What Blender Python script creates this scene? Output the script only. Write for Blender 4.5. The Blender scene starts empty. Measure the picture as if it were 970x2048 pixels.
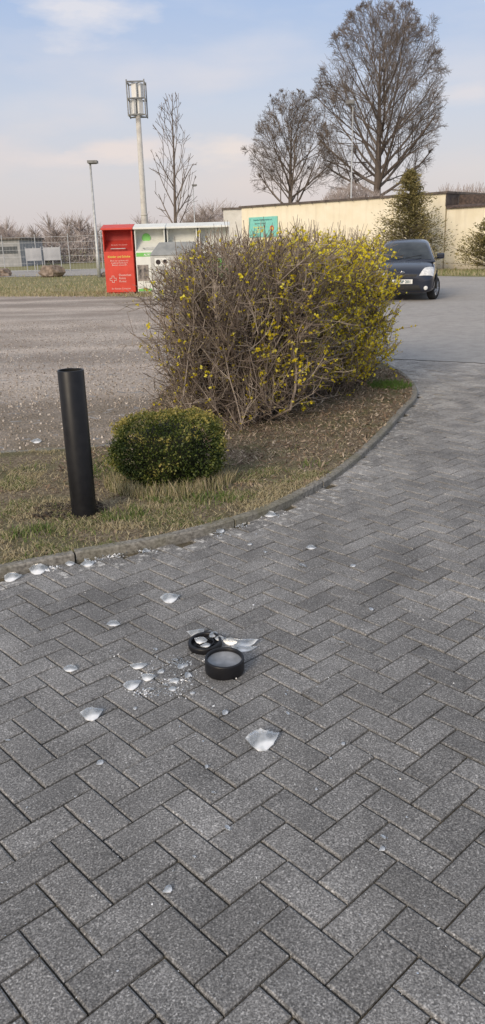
import bpy, math, random
from mathutils import Vector, Matrix, noise
random.seed(11)
rnd=random.random
def U(a,b): return a+(b-a)*random.random()
sc=bpy.context.scene
COL=sc.collection
# ---------------- camera (surveyed from photo) ----------------
F=1540.0
pitch=math.radians(19.1); roll=math.radians(-1.5)
RM=Matrix.Rotation(math.radians(90)-pitch,3,'X')@Matrix.Rotation(roll,3,'Z')
CAM=Vector((0,0,1.5))
def ray(px,py): return RM@Vector(((px-485)/F,(1024-py)/F,-1))
def G(px,py,z=0.0):
    d=ray(px,py); return CAM+d*((z-CAM.z)/d.z)
def AT(px,py,y):
    d=ray(px,py); return CAM+d*(y/d.y)
cd=bpy.data.cameras.new("camera"); cam=bpy.data.objects.new("camera",cd); COL.objects.link(cam)
cam.matrix_world=Matrix.Translation(CAM)@RM.to_4x4()
cd.sensor_fit='VERTICAL'; cd.sensor_height=24; cd.lens=24*F/2048; cd.clip_start=0.05; cd.clip_end=3000
sc.camera=cam
sc.view_settings.view_transform='Standard'; sc.view_settings.look='None'; sc.view_settings.exposure=0
# ---------------- material helpers ----------------
def newmat(name,rough=0.8,metal=0.0,col=(0.5,0.5,0.5),spec=0.5):
    m=bpy.data.materials.new(name); m.use_nodes=True
    nt=m.node_tree; b=nt.nodes['Principled BSDF']
    b.inputs['Roughness'].default_value=rough; b.inputs['Metallic'].default_value=metal
    b.inputs['Base Color'].default_value=(*col,1); b.inputs['Specular IOR Level'].default_value=spec
    return m,nt,b
def N(nt,t,**kw):
    n=nt.nodes.new(t)
    for k,v in kw.items(): setattr(n,k,v)
    return n
def coord(nt,scale=None):
    tc=N(nt,'ShaderNodeTexCoord')
    if scale is None: return tc.outputs['Object']
    mp=N(nt,'ShaderNodeMapping'); mp.inputs['Scale'].default_value=scale
    nt.links.new(tc.outputs['Object'],mp.inputs['Vector']); return mp.outputs['Vector']
def noi(nt,scale,detail=3,rough=0.55,vec=None):
    n=N(nt,'ShaderNodeTexNoise'); n.inputs['Scale'].default_value=scale; n.inputs['Detail'].default_value=detail
    n.inputs['Roughness'].default_value=rough
    nt.links.new(vec or coord(nt),n.inputs['Vector']); return n.outputs['Fac']
def ramp(nt,fac,stops):
    r=N(nt,'ShaderNodeValToRGB'); nt.links.new(fac,r.inputs['Fac'])
    e=r.color_ramp.elements
    while len(e)<len(stops): e.new(0.5)
    for i,(p,c) in enumerate(stops):
        e[i].position=p
        if not isinstance(c,(tuple,list)): c=(c,c,c)
        e[i].color=(*c,1)
    return r.outputs['Color']
def mix(nt,fac,a,b,mode='MIX'):
    m=N(nt,'ShaderNodeMix',data_type='RGBA',blend_type=mode)
    for s,v in ((0,fac),(6,a),(7,b)):
        if hasattr(v,'links'): nt.links.new(v,m.inputs[s])
        elif isinstance(v,(tuple,list)): m.inputs[s].default_value=(*v,1)
        else: m.inputs[s].default_value=v
    return m.outputs[2]
def mth(nt,op,a,b=0.0,clamp=False):
    m=N(nt,'ShaderNodeMath',operation=op); m.use_clamp=clamp
    for i,v in enumerate((a,b)):
        if hasattr(v,'links'): nt.links.new(v,m.inputs[i])
        else: m.inputs[i].default_value=v
    return m.outputs[0]
def bump(nt,b,h,dist=0.01,strength=0.5):
    n=N(nt,'ShaderNodeBump'); n.inputs['Distance'].default_value=dist; n.inputs['Strength'].default_value=strength
    nt.links.new(h,n.inputs['Height']); nt.links.new(n.outputs['Normal'],b.inputs['Normal'])
def attr(nt,name): 
    a=N(nt,'ShaderNodeAttribute'); a.attribute_name=name; return a.outputs['Fac']
def simple(name,c1,c2,scale=5,rough=0.7,metal=0.0,bmp=0.0,spec=0.5,lo=0.35,hi=0.65):
    m,nt,b=newmat(name,rough,metal,spec=spec)
    f=noi(nt,scale,4); nt.links.new(ramp(nt,f,[(lo,c1),(hi,c2)]),b.inputs['Base Color'])
    if bmp: bump(nt,b,f,bmp,0.6)
    return m
def valmat(name,stops,rough=0.8,trans=0.0,spec=0.3):
    m,nt,b=newmat(name,rough,spec=spec)
    c=ramp(nt,attr(nt,'val'),stops); nt.links.new(c,b.inputs['Base Color'])
    if trans:
        t=N(nt,'ShaderNodeBsdfTranslucent'); nt.links.new(c,t.inputs['Color'])
        ms=N(nt,'ShaderNodeMixShader'); ms.inputs[0].default_value=trans
        out=nt.nodes['Material Output']
        nt.links.new(b.outputs[0],ms.inputs[1]); nt.links.new(t.outputs[0],ms.inputs[2]); nt.links.new(ms.outputs[0],out.inputs['Surface'])
    return m
# ---------------- mesh builder ----------------
class MB:
    def __init__(s): s.v=[]; s.f=[]; s.a=[]; s.a2=[]; s.m=[]
    def face(s,idx,val=0.5,val2=0.0,mi=0): s.f.append(idx); s.a.append(val); s.a2.append(val2); s.m.append(mi)
    def poly(s,pts,val=0.5,val2=0.0,mi=0):
        n=len(s.v); s.v.extend([tuple(p) for p in pts]); s.face(tuple(range(n,n+len(pts))),val,val2,mi)
    def box(s,a,b,val=0.5,mi=0,M=None):
        x0,y0,z0=a; x1,y1,z1=b
        c=[(x0,y0,z0),(x1,y0,z0),(x1,y1,z0),(x0,y1,z0),(x0,y0,z1),(x1,y0,z1),(x1,y1,z1),(x0,y1,z1)]
        if M: c=[tuple(M@Vector(p)) for p in c]
        n=len(s.v); s.v.extend(c)
        for q in ((0,3,2,1),(4,5,6,7),(0,1,5,4),(1,2,6,5),(2,3,7,6),(3,0,4,7)):
            s.face(tuple(n+i for i in q),val,0,mi)
    def tube(s,pts,rads,n=4,val=0.5,mi=0,cap=False):
        base=len(s.v); k=len(pts)
        for i in range(k):
            t=(pts[min(i+1,k-1)]-pts[max(i-1,0)])
            if t.length<1e-9: t=Vector((0,0,1))
            t.normalize()
            ref=Vector((1,0,0)) if abs(t.x)<0.8 else Vector((0,1,0))
            u=t.cross(ref).normalized(); w=t.cross(u)
            r=rads[i]; p=pts[i]
            for j in range(n):
                a=2*math.pi*j/n
                s.v.append(tuple(p+u*(r*math.cos(a))+w*(r*math.sin(a))))
        for i in range(k-1):
            for j in range(n):
                a=base+i*n+j; b=base+i*n+(j+1)%n
                s.face((a,b,b+n,a+n),val,0,mi)
        if cap:
            s.face(tuple(base+j for j in range(n))[::-1],val,0,mi)
            s.face(tuple(base+(k-1)*n+j for j in range(n)),val,0,mi)
    def lathe(s,prof,n=32,M=None,mi=0,val=0.5,capends=True):
        base=len(s.v); k=len(prof)
        for r,z in prof:
            for j in range(n):
                a=2*math.pi*j/n; p=Vector((r*math.cos(a),r*math.sin(a),z))
                if M: p=M@p
                s.v.append(tuple(p))
        for i in range(k-1):
            for j in range(n):
                a=base+i*n+j; b=base+i*n+(j+1)%n
                s.face((a,b,b+n,a+n),val,0,mi)
        if capends:
            s.face(tuple(base+j for j in range(n))[::-1],val,0,mi)
            s.face(tuple(base+(k-1)*n+j for j in range(n)),val,0,mi)
    def card(s,p,size,val=0.5,up=None,asp=1.6):
        d=Vector((U(-1,1),U(-1,1),U(-1,1)))
        if up: d+=up
        if d.length<.01: d=Vector((0,0,1))
        d.normalize(); q=Vector((U(-1,1),U(-1,1),U(-1,1))); q=d.cross(q)
        if q.length<.01: q=Vector((1,0,0))
        q.normalize(); q*=size/asp*.5; d=d*size*.5
        s.poly([p-d,p+q,p+d,p-q],val)
    def mesh(s,name,mats,smooth=False):
        me=bpy.data.meshes.new(name); me.from_pydata(s.v,[],s.f)
        if not isinstance(mats,(list,tuple)): mats=[mats]
        for m in mats: me.materials.append(m)
        if len(mats)>1: me.polygons.foreach_set('material_index',s.m)
        at=me.attributes.new('val','FLOAT','FACE'); at.data.foreach_set('value',s.a)
        if any(s.a2):
            at=me.attributes.new('val2','FLOAT','FACE'); at.data.foreach_set('value',s.a2)
        if smooth: me.polygons.foreach_set('use_smooth',[True]*len(s.f))
        me.update(); return me
def obj(name,me,parent=None,loc=(0,0,0),bevel=0,sub=0):
    o=bpy.data.objects.new(name,me); COL.objects.link(o); o.location=loc
    if parent: o.parent=parent
    if bevel:
        m=o.modifiers.new('b','BEVEL'); m.width=bevel; m.segments=2; m.limit_method='ANGLE'
    if sub:
        m=o.modifiers.new('s','SUBSURF'); m.levels=sub; m.render_levels=sub
    return o
def thing(name,loc,label,cat,group=None,rz=0):
    e=bpy.data.objects.new(name,None); COL.objects.link(e); e.location=loc; e.rotation_euler[2]=rz; e.empty_display_size=.1
    tag(e,label,cat,group); return e
def tag(e,label,cat,group=None):
    e["label"]=label; e["category"]=cat
    if group: e["group"]=group
def struct(name,mb,mats,smooth=False):
    o=obj(name,mb.mesh(name,mats,smooth)); o["kind"]="structure"; return o
def text(name,body,size,mat,parent,loc,rot=(math.pi/2,0,0),align='CENTER',bold=0):
    lines=body.split('\n'); o=None
    for li,ln in enumerate(lines):
        cu=bpy.data.curves.new(name,'FONT'); cu.body=ln; cu.size=size; cu.align_x=align; cu.offset=bold
        t=bpy.data.objects.new('tmp',cu); COL.objects.link(t)
        bpy.context.view_layer.update()
        me=bpy.data.meshes.new_from_object(t.evaluated_get(bpy.context.evaluated_depsgraph_get()))
        bpy.data.objects.remove(t); me.name=name; me.materials.clear(); me.materials.append(mat)
        o=obj(name,me,parent,(loc[0],loc[1],loc[2]-li*size*1.02)); o.rotation_euler=rot
    return o
def inpoly(x,y,P):
    c=False; j=len(P)-1
    for i in range(len(P)):
        xi,yi=P[i]; xj,yj=P[j]
        if (yi>y)!=(yj>y) and x<(xj-xi)*(y-yi)/(yj-yi)+xi: c=not c
        j=i
    return c
def rv(): return Vector((U(-1,1),U(-1,1),U(-1,1)))
# ---------------- world ----------------
w=bpy.data.worlds.new("World"); sc.world=w; w.use_nodes=True; nt=w.node_tree
bg=nt.nodes['Background']
sky=N(nt,'ShaderNodeTexSky',sky_type='NISHITA'); sky.sun_disc=False
sky.sun_elevation=math.radians(26); sky.sun_rotation=math.radians(212); sky.dust_density=2.5; sky.air_density=1.2
tc=N(nt,'ShaderNodeTexCoord'); sp=N(nt,'ShaderNodeSeparateXYZ'); nt.links.new(tc.outputs['Generated'],sp.inputs[0])
gr=ramp(nt,sp.outputs['Z'],[(0.0,(.74,.66,.65)),(0.07,(.74,.70,.72)),(0.15,(.64,.69,.81)),(0.26,(.44,.57,.83)),(0.7,(.62,.67,.77))])
mp=N(nt,'ShaderNodeMapping'); mp.inputs['Scale'].default_value=(1,1,3.2); mp.inputs['Location'].default_value=(.35,.2,.1)
nt.links.new(tc.outputs['Generated'],mp.inputs['Vector'])
cl=N(nt,'ShaderNodeTexNoise'); cl.inputs['Scale'].default_value=3.4; cl.inputs['Detail'].default_value=6; cl.inputs['Roughness'].default_value=.5
nt.links.new(mp.outputs[0],cl.inputs['Vector'])
cm=ramp(nt,cl.outputs['Fac'],[(.48,0.0),(.74,.7)])
ccol=ramp(nt,sp.outputs['Z'],[(0.0,(.80,.68,.66)),(0.12,(.92,.78,.73)),(0.25,(.84,.83,.88))])
g2=mix(nt,cm,gr,ccol)
# individual soft clouds
cn=N(nt,'ShaderNodeTexNoise'); cn.inputs['Scale'].default_value=14; cn.inputs['Detail'].default_value=6; cn.inputs['Roughness'].default_value=.55
nt.links.new(mp.outputs[0],cn.inputs['Vector'])
for (px,py,rx,rz_,col,st_) in ((185,28,.075,.035,(.90,.86,.88),.8),(235,300,.085,.016,(.95,.80,.74),.7),(455,300,.06,.018,(.96,.82,.75),.75),(120,318,.07,.012,(.93,.80,.76),.5),(940,190,.06,.012,(.90,.80,.78),.5)):
    d=ray(px,py).normalized()
    sb=N(nt,'ShaderNodeVectorMath',operation='SUBTRACT'); nt.links.new(tc.outputs['Generated'],sb.inputs[0]); sb.inputs[1].default_value=d
    ml=N(nt,'ShaderNodeVectorMath',operation='MULTIPLY'); nt.links.new(sb.outputs[0],ml.inputs[0]); ml.inputs[1].default_value=(1/rx,.5/rx,1/rz_)
    ln_=N(nt,'ShaderNodeVectorMath',operation='LENGTH'); nt.links.new(ml.outputs[0],ln_.inputs[0])
    v1=mth(nt,'SUBTRACT',1.0,ln_.outputs['Value']); v2=mth(nt,'ADD',v1,mth(nt,'MULTIPLY',mth(nt,'SUBTRACT',cn.outputs['Fac'],.5),2.2))
    msk=ramp(nt,v2,[(.0,0.0),(.9,st_)])
    g2=mix(nt,msk,g2,col)
g10=N(nt,'ShaderNodeVectorMath',operation='SCALE'); g10.inputs['Scale'].default_value=10.0; nt.links.new(g2,g10.inputs[0])
fin=mix(nt,0.86,sky.outputs['Color'],g10.outputs[0])
nt.links.new(fin,bg.inputs['Color']); bg.inputs['Strength'].default_value=0.1
sl=bpy.data.lights.new("sun",'SUN'); sl.energy=2.5; sl.angle=math.radians(22); sl.color=(1,.84,.64)
so=bpy.data.objects.new("sun",sl); COL.objects.link(so); so.location=(-10,-16,12)
so.rotation_euler=Vector((.5,.8,-.46)).to_track_quat('-Z','Y').to_euler()
# ---------------- ground ----------------
m_ground,nt,b=newmat("field_grass",.95,spec=.1)
f=noi(nt,.35,5); f2=noi(nt,6,4)
c=mix(nt,f2,ramp(nt,f,[(.35,(.24,.22,.11)),(.65,(.38,.32,.20))]),(.19,.19,.08)); nt.links.new(c,b.inputs['Base Color'])
mb=MB(); mb.poly([(-900,-300,-.03),(900,-300,-.03),(900,1800,-.03),(-900,1800,-.03)]); struct("ground",mb,m_ground)
# kerb line
kp=[G(x,y,.04) for x,y in [(0,1137),(150,1108),(330,1077),(470,1040),(580,998),(680,940),(760,872),(812,815),(834,790),(828,764),(795,737)]]
d0=(kp[0]-kp[1]).normalized()
kp=[kp[0]+d0*7,kp[0]+d0*4,kp[0]+d0*2,kp[0]+d0*.8]+kp+[Vector((1.7,11.2,0)),Vector((1.2,14,0))]
kp=[Vector((p.x,p.y,0)) for p in kp]
def catmull(P,step=.05):
    out=[]
    for i in range(len(P)-1):
        p0=P[max(i-1,0)];p1=P[i];p2=P[i+1];p3=P[min(i+2,len(P)-1)]
        n=max(2,int((p2-p1).length/step))
        for k in range(n):
            t=k/n
            out.append(.5*((2*p1)+(p2-p0)*t+(2*p0-5*p1+4*p2-p3)*t*t+(3*p1-p0-3*p2+p3)*t*t*t))
    out.append(P[-1]); return out
KL=catmull(kp)
nrm=[]
for i in range(len(KL)):
    t=(KL[min(i+1,len(KL)-1)]-KL[max(i-1,0)]).normalized(); nrm.append(Vector((-t.y,t.x,0)))
KW=.06
m_kerb,nt,b=newmat("kerb_concrete",.9,spec=.2)
f=noi(nt,60,4); g=noi(nt,3,3)
c=ramp(nt,f,[(.3,(.13,.12,.105)),(.7,(.36,.34,.30))]); c=mix(nt,ramp(nt,g,[(.45,0),(.7,.7)]),c,(.16,.15,.09)); nt.links.new(c,b.inputs['Base Color']); bump(nt,b,f,.004)
mb=MB(); i=0
while i<len(KL)-2:
    j=min(i+18,len(KL)-1); base=len(mb.v); dz=U(-.005,.004); dxy=U(-.004,.004)
    for k in range(i,j+1):
        p=KL[k]; 
        if k==i: p=p+(KL[k+1]-KL[k]).normalized()*.005
        if k==j: p=p-(KL[k]-KL[k-1]).normalized()*.005
        n=nrm[k]
        for off,z in ((0,-.02),(0,.034),(.008,.042),(KW-.008,.042),(KW,.034),(KW,-.02)):
            q=p+n*(off+dxy); mb.v.append((q.x,q.y,z+dz))
    m=j-i+1
    for k in range(m-1):
        for q in range(5):
            a=base+k*6+q; mb.face((a,a+6,a+7,a+1))
    mb.face(tuple(base+q for q in range(6))); mb.face(tuple(base+(m-1)*6+q for q in range(6))[::-1])
    i=j
struct("kerb",mb,m_kerb)
inner=[KL[k]+nrm[k]*(KW*.6) for k in range(len(KL))]
back=[G(785,733),Vector((.2,12.6,0)),Vector((-.6,10.5,0)),G(318,800),G(285,840),G(240,898),G(0,914),G(-300,930),Vector((-9,5.6,0))]
VP=[(p.x,p.y) for p in inner if p.y<14]+[(0.2,14.2),(-.6,10.5)]+[(p.x,p.y) for p in back[3:]]
m_verge,nt,b=newmat("dry_verge_soil",.95,spec=.1)
f=noi(nt,55,5,.7); g=noi(nt,3.0,3)
c=ramp(nt,f,[(.3,(.085,.065,.045)),(.5,(.22,.175,.12)),(.7,(.42,.36,.26))])
c=mix(nt,ramp(nt,g,[(.46,0),(.62,.55)]),c,(.12,.13,.055)); nt.links.new(c,b.inputs['Base Color']); bump(nt,b,f,.02,.9)
mb=MB(); mb.poly([(x,y,.031) for x,y in VP]); struct("grass_verge",mb,m_verge)
# gravel lot
m_grav,nt,b=newmat("gravel",.95,spec=.2)
v=N(nt,'ShaderNodeTexVoronoi'); v.inputs['Scale'].default_value=38; nt.links.new(coord(nt),v.inputs['Vector'])
f=noi(nt,70,5,.7); g=noi(nt,.5,5,.6); g2=noi(nt,2.2,4); trk=noi(nt,1.0,3,.5,coord(nt,(.12,.75,1)))
st=ramp(nt,v.outputs['Color'],[(.1,(.28,.235,.20)),(.9,(.74,.66,.58))])
c=mix(nt,ramp(nt,f,[(.4,0),(.6,.75)]),st,(.46,.39,.335))
c=mix(nt,ramp(nt,g,[(.42,0),(.62,.6)]),c,(.33,.275,.23))
c=mix(nt,1.0,c,ramp(nt,trk,[(.35,.72),(.6,1.08)]),'MULTIPLY')
sx=N(nt,'ShaderNodeSeparateXYZ'); nt.links.new(coord(nt),sx.inputs[0])
near=mth(nt,'MULTIPLY',mth(nt,'SUBTRACT',10.0,sx.outputs['Y']),.22,True)
nm=mth(nt,'MULTIPLY',near,ramp(nt,g2,[(.3,.5),(.6,1.0)]))
c=mix(nt,nm,c,ramp(nt,f,[(.35,(.095,.075,.048)),(.65,(.22,.175,.115))]))
nt.links.new(c,b.inputs['Base Color']); bump(nt,b,v.outputs['Distance'],.02,.6)
fl=G(0,592); fr=G(300,592)
GP=[(-45,5.2),(-9,5.2),(-2.5,5.3),(-1.4,5.8),(-.3,7),(.3,10),(0.6,14),(2,22),(3.5,27),(fr.x,fr.y),(fl.x,fl.y),(fl.x-30,fl.y-6)]
mb=MB(); mb.poly([(x,y,.002) for x,y in GP]); struct("gravel_lot",mb,m_grav)
# asphalt
m_asph,nt,b=newmat("worn_asphalt",.85,spec=.25)
f=noi(nt,110,4,.7); g=noi(nt,.6,5); g3=noi(nt,5,4)
c=ramp(nt,f,[(.3,(.22,.205,.19)),(.7,(.56,.525,.485))]); c=mix(nt,ramp(nt,g,[(.4,0),(.65,.45)]),c,(.31,.285,.26))
sx=N(nt,'ShaderNodeSeparateXYZ'); nt.links.new(coord(nt),sx.inputs[0])
near=mth(nt,'MULTIPLY',mth(nt,'SUBTRACT',14.5,sx.outputs['Y']),.22,True)
c=mix(nt,near,c,ramp(nt,f,[(.3,(.16,.155,.15)),(.7,(.48,.465,.445))]))
c=mix(nt,1.0,c,ramp(nt,g3,[(.35,.9),(.65,1.08)]),'MULTIPLY')
nt.links.new(c,b.inputs['Base Color']); bump(nt,b,f,.006,.5)
e1=G(800,716); e2=G(970,724); ed=(e2-e1); e3=e1+ed*6; e0=e1-ed*.6
en=Vector((-ed.y,ed.x)).normalized()
mb=MB(); sh=-.14
AP=[(e0.x+en.x*sh,e0.y+en.y*sh)]+[(e1.x+ed.x*t+en.x*(sh+.03*math.sin(t*37)),e1.y+ed.y*t+en.y*(sh+.03*math.sin(t*37))) for t in [k*.1 for k in range(0,60)]]+[(45,e3.y),(45,60),(-3,60),(1.8,27),(1.2,15)]
mb.poly([(x,y,.006) for x,y in AP]); struct("asphalt_road",mb,m_asph)
a1=G(-400,556); a2=G(320,548); a3=G(320,536); a4=G(-400,542)
mb=MB(); mb.poly([(a1.x-20,a1.y,-.01),(a2.x,a2.y,-.01),(a3.x,a3.y,-.01),(a4.x-30,a4.y,-.01)]); struct("access_road",mb,m_asph)
# paving
m_bed=simple("joint_sand",(.045,.037,.025),(.15,.125,.08),40,.95,bmp=.004)
mb=MB(); mb.poly([(-12,-5,-.012),(14,-5,-.012),(14,14.5,-.012),(-12,14.5,-.012)]); struct("paving_bed",mb,m_bed)
m_pave,nt,b=newmat("paver_concrete",.72,spec=.3)
f=noi(nt,200,3,.7); g=noi(nt,1.1,5); h=noi(nt,20,5,.7); h2=noi(nt,4,5,.6)
v=N(nt,'ShaderNodeTexVoronoi'); v.inputs['Scale'].default_value=250; nt.links.new(coord(nt),v.inputs['Vector'])
vs=ramp(nt,v.outputs['Color'],[(.0,.50),(.75,1.0),(.97,1.8)])
c=ramp(nt,f,[(.33,(.125,.121,.117)),(.5,(.262,.255,.246)),(.67,(.49,.475,.455))])
c=mix(nt,1.0,c,vs,'MULTIPLY')
c=mix(nt,1.0,c,ramp(nt,attr(nt,'val'),[(0,.82),(1,1.14)]),'MULTIPLY')
c=mix(nt,1.0,c,ramp(nt,g,[(.35,.78),(.65,1.12)]),'MULTIPLY')
c=mix(nt,1.0,c,ramp(nt,h2,[(.35,.80),(.65,1.12)]),'MULTIPLY')
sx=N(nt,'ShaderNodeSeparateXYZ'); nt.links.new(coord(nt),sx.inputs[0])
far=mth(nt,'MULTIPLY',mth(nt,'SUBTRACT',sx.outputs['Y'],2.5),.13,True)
c=mix(nt,far,c,mix(nt,1.0,c,(1.45,1.40,1.35),'MULTIPLY'))  # brighter with distance: grazing sheen painted into the paver colour
wm=mth(nt,'MULTIPLY',attr(nt,'val2'),ramp(nt,h,[(.53,0.0),(.65,1.0)]),True)
c=mix(nt,wm,c,(.66,.64,.60))
nt.links.new(c,b.inputs['Base Color']); bump(nt,b,f,.003,.7)
rot=math.radians(43); cr,sr=math.cos(rot),math.sin(rot)
mb=MB(); Wd=.1; J=.0027; Bv=.0045
KC=[(p.x,p.y) for p in KL[::4]]
for i in range(-150,190):
    for j in range(-150,190):
        k=(i-j)%4
        if k==0: x0,y0,x1,y1=i,j,i+2,j+1
        elif k==3: x0,y0,x1,y1=i,j,i+1,j+2
        else: continue
        cx=(x0+x1)*.5*Wd; cy=(y0+y1)*.5*Wd
        X=cx*cr-cy*sr; Y_=cx*sr+cy*cr+3
        if X<-4.6 or X>8 or Y_<-1.5 or Y_>13.8: continue
        if (X-e1.x)*en.x+(Y_-e1.y)*en.y>0: continue
        if inpoly(X,Y_,VP) and inpoly(X-.15,Y_+.15,VP) and inpoly(X-.2,Y_,VP): continue
        dm=min((X-a)**2+(Y_-b_)**2 for a,b_ in KC[:]) if -4<X<3 else 9
        dm=math.sqrt(dm)
        wv=max(0,1-dm/.26) if X<.6 else max(0,1-dm/.5)*.5
        wv=min(1,wv*1.6)
        dz=U(-.0018,.0018); tx=U(-.0013,.0013); ty=U(-.0013,.0013)
        n=len(mb.v)
        for ins,z in ((J,-.012),(J,-.003),(J+Bv,0)):
            for sx_,sy_ in ((0,0),(1,0),(1,1),(0,1)):
                q_=ins+U(-.0006,.0006)
                a=(x1*Wd-q_ if sx_ else x0*Wd+q_); c_=(y1*Wd-q_ if sy_ else y0*Wd+q_)
                mb.v.append((a*cr-c_*sr,a*sr+c_*cr+3,z+dz+(tx*(2*sx_-1)+ty*(2*sy_-1) if z>-.01 else 0)))
        rv_=rnd()
        for lv in (0,4):
            for q in range(4):
                mb.face((n+lv+q,n+lv+(q+1)%4,n+lv+4+(q+1)%4,n+lv+4+q),rv_,wv)
        mb.face((n+8,n+9,n+10,n+11),rv_,wv)
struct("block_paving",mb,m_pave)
# concrete edging between gravel and verge
mb=MB(); pa=G(-300,931); pb=G(0,915); pc=G(235,899)
for a,b2 in ((pa,pb),(pb,pc)):
    n=int((b2-a).length/.12); d=(b2-a)/n
    for k in range(n):
        p=a+d*k; q=p+d*.93; u=Vector((-d.y,d.x,0)).normalized()*.09
        z=.028+U(-.004,.004)
        mb.poly([(p.x,p.y,z),(q.x,q.y,z),((q+u).x,(q+u).y,z),((p+u).x,(p+u).y,z)])
        mb.poly([(p.x,p.y,-.01),(q.x,q.y,-.01),(q.x,q.y,z),(p.x,p.y,z)])
struct("verge_edging",mb,m_kerb)
# pebbles on gravel
m_peb=valmat("pebble",[(0,(.18,.15,.12)),(.6,(.40,.345,.295)),(1,(.68,.62,.56))],.9)
def pebble(mb,p,s,val):
    n=len(mb.v); a0=U(0,6.28); h=s*U(.35,.7)
    for k in range(5):
        a=a0+k*1.257+U(-.2,.2); r=s*.5*U(.75,1.15); mb.v.append((p.x+r*math.cos(a),p.y+r*math.sin(a),p.z-.002))
    for k in range(5):
        x,y,z=mb.v[n+k]; mb.v.append((p.x+(x-p.x)*.6,p.y+(y-p.y)*.6,p.z+h))
    for k in range(5): mb.face((n+k,n+(k+1)%5,n+5+(k+1)%5,n+5+k),val)
    mb.face(tuple(n+5+k for k in range(5)),val)
mb=MB(); cnt=0
while cnt<11000:
    y=5.6+12*rnd()**1.3; x=U(-.5*y,.2)
    if y<7.5 and rnd()<.5: continue
    if inpoly(x,y,GP) and not inpoly(x,y,VP):
        pebble(mb,Vector((x,y,.003)),U(.007,.024),rnd()**1.3); cnt+=1
o=obj("gravel_stones",mb.mesh("gravel_stones",m_peb)); o["kind"]="stuff"; tag(o,"loose grey brown stones strewn over the gravel lot","gravel")
# ---------------- grass ----------------
m_grass=valmat("grass_blades",[(0,(.34,.28,.17)),(.35,(.58,.50,.33)),(.6,(.30,.29,.14)),(.8,(.15,.20,.055)),(1,(.11,.22,.04))],.8,.25)
def blade(mb,p,h,wd,val,lean=.8):
    a=U(0,6.28); l=U(0,lean)*h; dx,dy=math.cos(a)*l,math.sin(a)*l; b_=U(0,6.28); ux,uy=math.cos(b_)*wd*.5,math.sin(b_)*wd*.5
    z=p.z; n=len(mb.v)
    mb.v+= [(p.x-ux,p.y-uy,z),(p.x+ux,p.y+uy,z),(p.x+dx*.4+ux*.7,p.y+dy*.4+uy*.7,z+h*.6),(p.x+dx*.4-ux*.7,p.y+dy*.4-uy*.7,z+h*.6),(p.x+dx,p.y+dy,z+h)]
    mb.face((n,n+1,n+2,n+3),val); mb.face((n+3,n+2,n+4),val)
bb=G(334,988,.03)
green=[(G(215,950),.22),(G(625,938),.10),(G(350,990),.28),(G(60,1080),.14),(G(430,1010),.13),(G(250,1040),.13)]
mb=MB(); cnt=0; tries=0
while cnt<38000 and tries<500000:
    tries+=1
    y=U(2.6,7.0); x=U(-3.2,2.1)
    if x<-.5*y-.4: continue
    gg=0
    for gp,rr in green:
        if (gp.x-x)**2+(gp.y-y)**2<rr*rr: gg=1
    if y>5.05+ .25*noise.noise(Vector((x*2,0,3))) and x>-.75 and not gg and rnd()<.95: continue
    if y>4.55 and x<-.75 and not gg and noise.noise(Vector((x*3,y*4,5)))<.2 and rnd()<.88: continue
    if not inpoly(x,y,VP): continue
    nv=noise.noise(Vector((x*3.5,y*3.5,0)))+.5*noise.noise(Vector((x*9,y*9,4)))
    if nv<-.05 and rnd()<.78: continue
    val=U(0,.55)
    if gg and rnd()<.6: val=U(.62,1)
    elif noise.noise(Vector((x*2.5,y*2.5,7)))>.04 and rnd()<.5: val=U(.5,.9)
    h=U(.008,.028)*(1.7 if gg else 1)
    blade(mb,Vector((x,y,.031)),h,U(.003,.007),val,2.4 if not gg else 1.3); cnt+=1
for k in range(900):
    gp=G(800,778); a=U(0,6.28); r=U(0,.25); blade(mb,Vector((gp.x+r*math.cos(a)-.12,gp.y+r*math.sin(a),.031)),U(.03,.07),.007,U(.8,1),1)
for k in range(1500):
    a=U(3.14,6.28); r=U(.28,.42); p=Vector((bb.x+math.cos(a)*r*1.05,bb.y+.29+math.sin(a)*r,.031))
    blade(mb,p,U(.03,.11),.005,U(0,.75),.7)
o=obj("verge_grass",mb.mesh("verge_grass",m_grass)); o["kind"]="stuff"; tag(o,"dry straw coloured grass with green tufts on the verge","grass")
# leaf litter
m_lit=valmat("leaf_litter",[(0,(.085,.06,.042)),(.5,(.24,.17,.12)),(1,(.52,.43,.33))],.9)
mb=MB(); cnt=0
while cnt<17000:
    y=U(4.7,9.4); x=U(-1.3,2.0)
    if not inpoly(x,y,VP): continue
    if y<5.2 and rnd()<.7: continue
    p=Vector((x,y,U(.033,.055)));
    if rnd()<.35: mb.card(p,U(.02,.08),rnd(),None,U(4,10))
    else: mb.poly([p+Vector((U(-.017,.017),U(-.017,.017),U(-.004,.012))) for _ in range(3)],rnd()**1.2)
    cnt+=1
for k in range(2500):
    y=U(3.2,5.3); x=U(-2.6,.6)
    if inpoly(x,y,VP): mb.poly([Vector((x,y,.036))+Vector((U(-.015,.015),U(-.015,.015),U(-.003,.012))) for _ in range(3)],U(0,.7))
o=obj("leaf_litter",mb.mesh("leaf_litter",m_lit)); o["kind"]="stuff"; tag(o,"brown dead leaves and twigs under the hedge","leaves")
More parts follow.
